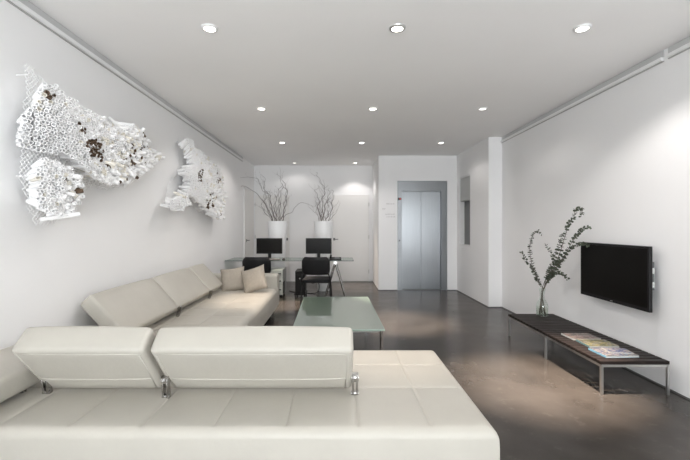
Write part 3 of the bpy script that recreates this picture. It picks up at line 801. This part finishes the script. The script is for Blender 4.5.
twig(PX[0], 7, [(.1, 1.48), (.16, 1.65), (.15, 1.85), (.2, 2.05), (.15, 2.2)], LL, GL, .008)
twig(PX[0], 8, [(-.1, 1.48), (-.2, 1.68), (-.25, 1.9), (-.24, 2.05), (-.33, 2.2)], LL, GL)
twig(PX[0], 9, [(-.11, 1.48), (-.26, 1.65), (-.32, 1.8), (-.28, 2.0), (-.22, 2.1)], LL, GL, .006)
twig(PX[0], 10, [(.12, 1.48), (.16, 1.6), (.3, 1.66), (.38, 1.78), (.5, 1.87), (.6, 1.85), (.72, 1.80), (.78, 1.66)], 'thin twig arching right across the gap between the two planters', GL, .0055, .010, 1)
twig(PX[0], 11, [(.02, 1.48), (-.02, 1.7), (.05, 1.85), (.01, 2.0), (-.06, 2.15)], LL, GL)
twig(PX[0], 12, [(-.06, 1.48), (-.1, 1.66), (-.18, 1.86), (-.12, 2.05), (-.2, 2.12)], LL, GL)
twig(PX[1], 21, [(-.06, 1.48), (-.11, 1.75), (-.1, 1.95), (-.17, 2.1), (-.1, 2.2)], RL, GR, .008)
twig(PX[1], 22, [(-.03, 1.48), (-.02, 1.75), (-.03, 1.95), (.03, 2.12), (-.05, 2.28), (-.12, 2.42), (-.16, 2.52)], 'tallest curly twig rising to a point from the right white planter', GR, .009)
twig(PX[1], 23, [(.0, 1.48), (.02, 1.75), (.08, 1.95), (.12, 2.1), (.1, 2.2)], RL, GR, .008)
twig(PX[1], 24, [(.05, 1.48), (.1, 1.65), (.08, 1.85), (.15, 2.0)], RL, GR)
twig(PX[1], 25, [(.1, 1.48), (.17, 1.7), (.19, 1.9), (.21, 2.08), (.17, 2.14)], RL, GR, .008)
twig(PX[1], 26, [(-.09, 1.48), (-.15, 1.65), (-.14, 1.85), (-.2, 2.0)], RL, GR, .006)
twig(PX[1], 27, [(.12, 1.48), (.2, 1.58), (.29, 1.7), (.35, 1.9)], 'thin twig bending out to the right over the rim of the right planter', GR, .005, .012, 1)
twig(PX[1], 28, [(-.05, 1.48), (-.04, 1.7), (-.09, 1.88), (-.06, 2.0)], RL, GR)
twig(PX[1], 29, [(.04, 1.48), (.0, 1.7), (.05, 1.88), (.0, 2.02)], RL, GR)

for k in range(5):
    q = random.Random(300+k); a = q.uniform(-.16, .14); e = a*2.2+q.uniform(-.05, .05); h = q.uniform(.35, .75)
    twig(PX[0], 40+k, [(a*.5, 1.48), (a, 1.48+h*.35), ((a+e)/2+q.uniform(-.05, .05), 1.48+h*.7), (e, 1.48+h)], LL, GL, .0045, .03, 5)
    a = q.uniform(-.12, .12); e = a*1.7+q.uniform(-.05, .05); h = q.uniform(.3, .6)
    twig(PX[1], 60+k, [(a*.5, 1.48), (a, 1.48+h*.35), ((a+e)/2+q.uniform(-.05, .05), 1.48+h*.7), (e, 1.48+h)], RL, GR, .0045, .03, 5)

# ---------------------------------------------------------------- paper-tube wall sculptures
PA = [(2.48, 2.28), (2.59, 2.31), (2.65, 2.28), (2.88, 2.24), (3.0, 2.25), (3.19, 2.22), (3.31, 2.18), (3.53, 2.29), (3.66, 2.3), (3.88, 2.25), (3.94, 2.16), (4.22, 2.11), (4.01, 1.97), (3.76, 1.86), (3.43, 1.74), (3.19, 1.7), (3.03, 1.72), (2.91, 1.77), (2.79, 1.83), (2.69, 1.86), (2.57, 1.85), (2.46, 1.84), (2.37, 1.84), (2.29, 1.85), (2.3, 1.94), (2.34, 2.04), (2.42, 2.15)]
PB = [(2.45, 1.80), (2.59, 1.81), (2.71, 1.77), (2.79, 1.72), (2.83, 1.63), (2.79, 1.5), (2.69, 1.44), (2.54, 1.44), (2.47, 1.46), (2.42, 1.53), (2.42, 1.69)]
PC_ = [(4.83, 2.45), (5.07, 2.51), (5.14, 2.42), (5.41, 2.4), (5.68, 2.35), (6.18, 2.27), (6.41, 2.17), (6.3, 2.02), (6.48, 1.9), (6.51, 1.49), (6.13, 1.48), (5.87, 1.56), (5.45, 1.65), (5.0, 1.75), (4.86, 1.82), (5.0, 1.94), (4.79, 2.0), (4.79, 2.07), (5.11, 2.18), (5.0, 2.31)]
PD = [(4.36, 1.65), (4.59, 1.72), (4.84, 1.77), (4.97, 1.73), (4.78, 1.6), (4.66, 1.56), (4.34, 1.58)]
NA = [(2.43, 2.38), (2.49, 2.42), (2.64, 2.37), (2.82, 2.35), (3.52, 2.26), (4.09, 2.27), (4.32, 2.1), (3.69, 1.75), (3.4, 1.67), (3.16, 1.68), (3.05, 1.61), (3.0, 1.48), (2.82, 1.4), (2.66, 1.36), (2.57, 1.37), (2.49, 1.5), (2.43, 1.66), (2.4, 1.84), (2.41, 2.03), (2.43, 2.15)]
NC = [(4.9, 2.48), (5.2, 2.54), (5.58, 2.46), (6.65, 2.24), (6.76, 1.56), (6.21, 1.56), (5.58, 1.57), (5.2, 1.72), (5.03, 1.6), (4.52, 1.6), (4.52, 1.73), (4.63, 1.89), (4.93, 2.01), (5.0, 2.22)]
BRA = [(2.8, 2.08, .016), (2.85, 2.07, .016), (2.91, 1.97, .042), (2.99, 1.95, .05), (3.53, 2.0, .058), (3.74, 2.1, .05), (3.74, 2.23, .03), (3.82, 1.99, .046), (3.42, 1.91, .036), (3.14, 1.84, .018), (3.33, 1.75, .022), (3.57, 1.83, .02), (2.54, 2.31, .03), (2.54, 2.28, .02), (2.52, 2.24, .02), (2.56, 2.25, .02), (2.65, 1.68, .018), (2.77, 1.63, .02), (2.71, 1.54, .018), (2.72, 1.57, .016)]
BRC = [(5.24, 2.03, .05), (5.36, 2.14, .03), (6.01, 2.13, .077), (5.72, 1.75, .075), (5.56, 1.63, .057), (6.24, 1.51, .05)]
def inside(p, poly):
    x, y = p; c = False; j = len(poly)-1
    for i in range(len(poly)):
        xi, yi = poly[i]; xj, yj = poly[j]
        if (yi > y) != (yj > y) and x < (xj-xi)*(y-yi)/(yj-yi)+xi: c = not c
        j = i
    return c
def hollow_tube(bm, p, d, L, r, n=9, inner=0.66, mis=(0, 0, 0)):
    a, b = frame_of(d); o0, o1, i1, i0 = [], [], [], []
    for k in range(n):
        e = a*math.cos(2*PI*k/n)+b*math.sin(2*PI*k/n)
        o0.append(bm.verts.new(p+e*r)); o1.append(bm.verts.new(p+d*L+e*r))
        i1.append(bm.verts.new(p+d*L+e*r*inner)); i0.append(bm.verts.new(p+d*L*.74+e*r*inner))
    for k in range(n):
        q = (k+1) % n
        bm.faces.new((o0[k], o0[q], o1[q], o1[k])).material_index = mis[0]
        bm.faces.new((o1[k], o1[q], i1[q], i1[k])).material_index = mis[1]
        bm.faces.new((i1[k], i1[q], i0[q], i0[k])).material_index = mis[2]
    bm.faces.new(i0).material_index = mis[2]; bm.faces.new(o0[::-1]).material_index = mis[0]
def off(y, z, ph):   # how far the net stands off the wall
    return 0.055+0.022*math.sin(3.1*y+ph)+0.018*math.sin(5.3*z+1.3*y)
def sculpture(label, polys, net, burn, cy, cz, spanY, spanZ, pitch, seed, ph, lens, jit0, jit1):
    rr = random.Random(seed)
    t = thing('wall_sculpture', label, 'wall art', (XL, cy, cz))
    O = Vector((XL, cy, cz))
    # net
    bm = bmesh.new(); ys = [p[0] for p in net]; zs = [p[1] for p in net]
    step = 0.034; ext = (max(ys)-min(ys))+(max(zs)-min(zs))
    for s in (1, -1):
        k = -int(ext/step)
        while k*step < ext*1.5:
            c = k*step; seg = []
            y = min(ys)
            while y <= max(ys)+.02:
                z = (min(zs)+c-(y-min(ys))) if s == 1 else (min(zs)-ext*.25+c*1.0+(y-min(ys))-ext*.25)
                if inside((y, z), net): seg.append(Vector((XL+off(y, z, ph), y, z))-O)
                else:
                    if len(seg) > 1: tube(bm, seg, .0025, 3, False)
                    seg = []
                y += 0.03
            if len(seg) > 1: tube(bm, seg, .0025, 3, False)
            k += 1
    link('net_backing', bm, M['net'], t)
    for (y, z) in [p for p in net][::4]:
        y, z = y*.9+cy*.1, z*.9+cz*.1
        link('standoff_pin', tb([Vector((XL, y, z))-O, Vector((XL+off(y, z, ph)+.004, y, z))-O], .005, 6), M['net'], t)
    # tubes
    tubes = []
    for poly, (pcy, pcz, sY, sZ, ty, yk) in polys:
        y0, y1 = min(p[0] for p in poly), max(p[0] for p in poly); z0, z1 = min(p[1] for p in poly), max(p[1] for p in poly)
        row = 0; z = z0
        while z < z1:
            y = y0+(pitch/2 if row % 2 else 0)
            while y < y1:
                uu = (y-pcy)/sY; jp = .004+.006*min(1, max(0, uu+.45))
                py, pz = y+rr.uniform(-jp, jp), z+rr.uniform(-jp, jp)
                if inside((py, pz), poly):
                    u, v = (py-pcy)/sY, (pz-pcz)/sZ
                    jit = jit0+jit1*min(1, max(0, u+.55))
                    d = Vector((1.0, ty+u*yk+rr.gauss(0, jit), v*.85+rr.gauss(0, jit))).normalized()
                    L = rr.uniform(*lens)*(1.0+.3*max(0, u))
                    bulge = .05*max(0, 1-u*u)*max(0, 1-v*v)
                    rnd = .010+.018*min(1, max(0, u+.45))
                    tip = Vector((XL+.165+bulge+rr.uniform(-rnd, rnd), py, pz))
                    L = min(L, (tip.x-XL-.03)/max(.2, d.x))
                    base = tip-d*L
                    if u > .1 and rr.random() < .15: L += rr.uniform(.01, .05)
                    hit = rr.random() < .78 and any(math.hypot(py-a, pz-b) < r*1.75*(.6+.55*rr.random()) for a, b, r in burn)
                    edge = rr.random() < .12
                    tubes.append((tip.y-.9*(tip.x-XL), base-O, d, L, rr.uniform(.86, 1.06)*pitch*(.50+.09*min(1, max(0, u))), hit, rr.random() < (.03 if u < 0 else .14)))
                y += pitch*math.sqrt(1+(ty+uu*yk)**2)
            row += 1; z += pitch*.87
    tubes.sort(key=lambda q: q[0])
    rest = bmesh.new()
    for i, (_, p, d, L, r, hit, cream) in enumerate(tubes):
        mis = ((1 if cream else 0), 2 if hit else (1 if cream else 0), 2 if hit else (1 if cream else 0))
        if hit and rr.random() < .25: mis = (2, 2, 2)
        if i < 98:
            bm = bmesh.new(); hollow_tube(bm, p, d, L, r, 12, mis=mis)
            o = link('paper_tube', bm, [M['paper'], M['cream_paper'], M['char']], t, True, 40)
            if hit: o['label'] = 'brown scorched paper tube'
        else: hollow_tube(rest, p, d, L, r, 8, mis=mis)
    link('paper_tubes_cluster', rest, [M['paper'], M['cream_paper'], M['char']], t, True, 40, kind='stuff')
    print('tubes', len(tubes))
sculpture('large wall relief of white paper tubes with brown tips, nearer the camera', [(PA, (3.05, 2.03, .85, .5, -.22, .85)), (PB, (2.62, 1.63, .3, .35, -.15, .75))], NA, BRA, 3.1, 1.95, 1, .5, .029, 3, .4, (.11, .17), .06, .38)
sculpture('smaller wall relief of white paper tubes beyond the large one', [(PC_, (5.6, 1.95, .9, .6, 0.0, .8)), (PD, (4.65, 1.66, .3, .3, -.4, .6))], NC, BRC, 5.6, 1.98, 1, .5, .036, 4, 1.7, (.09, .15), .22, .12)
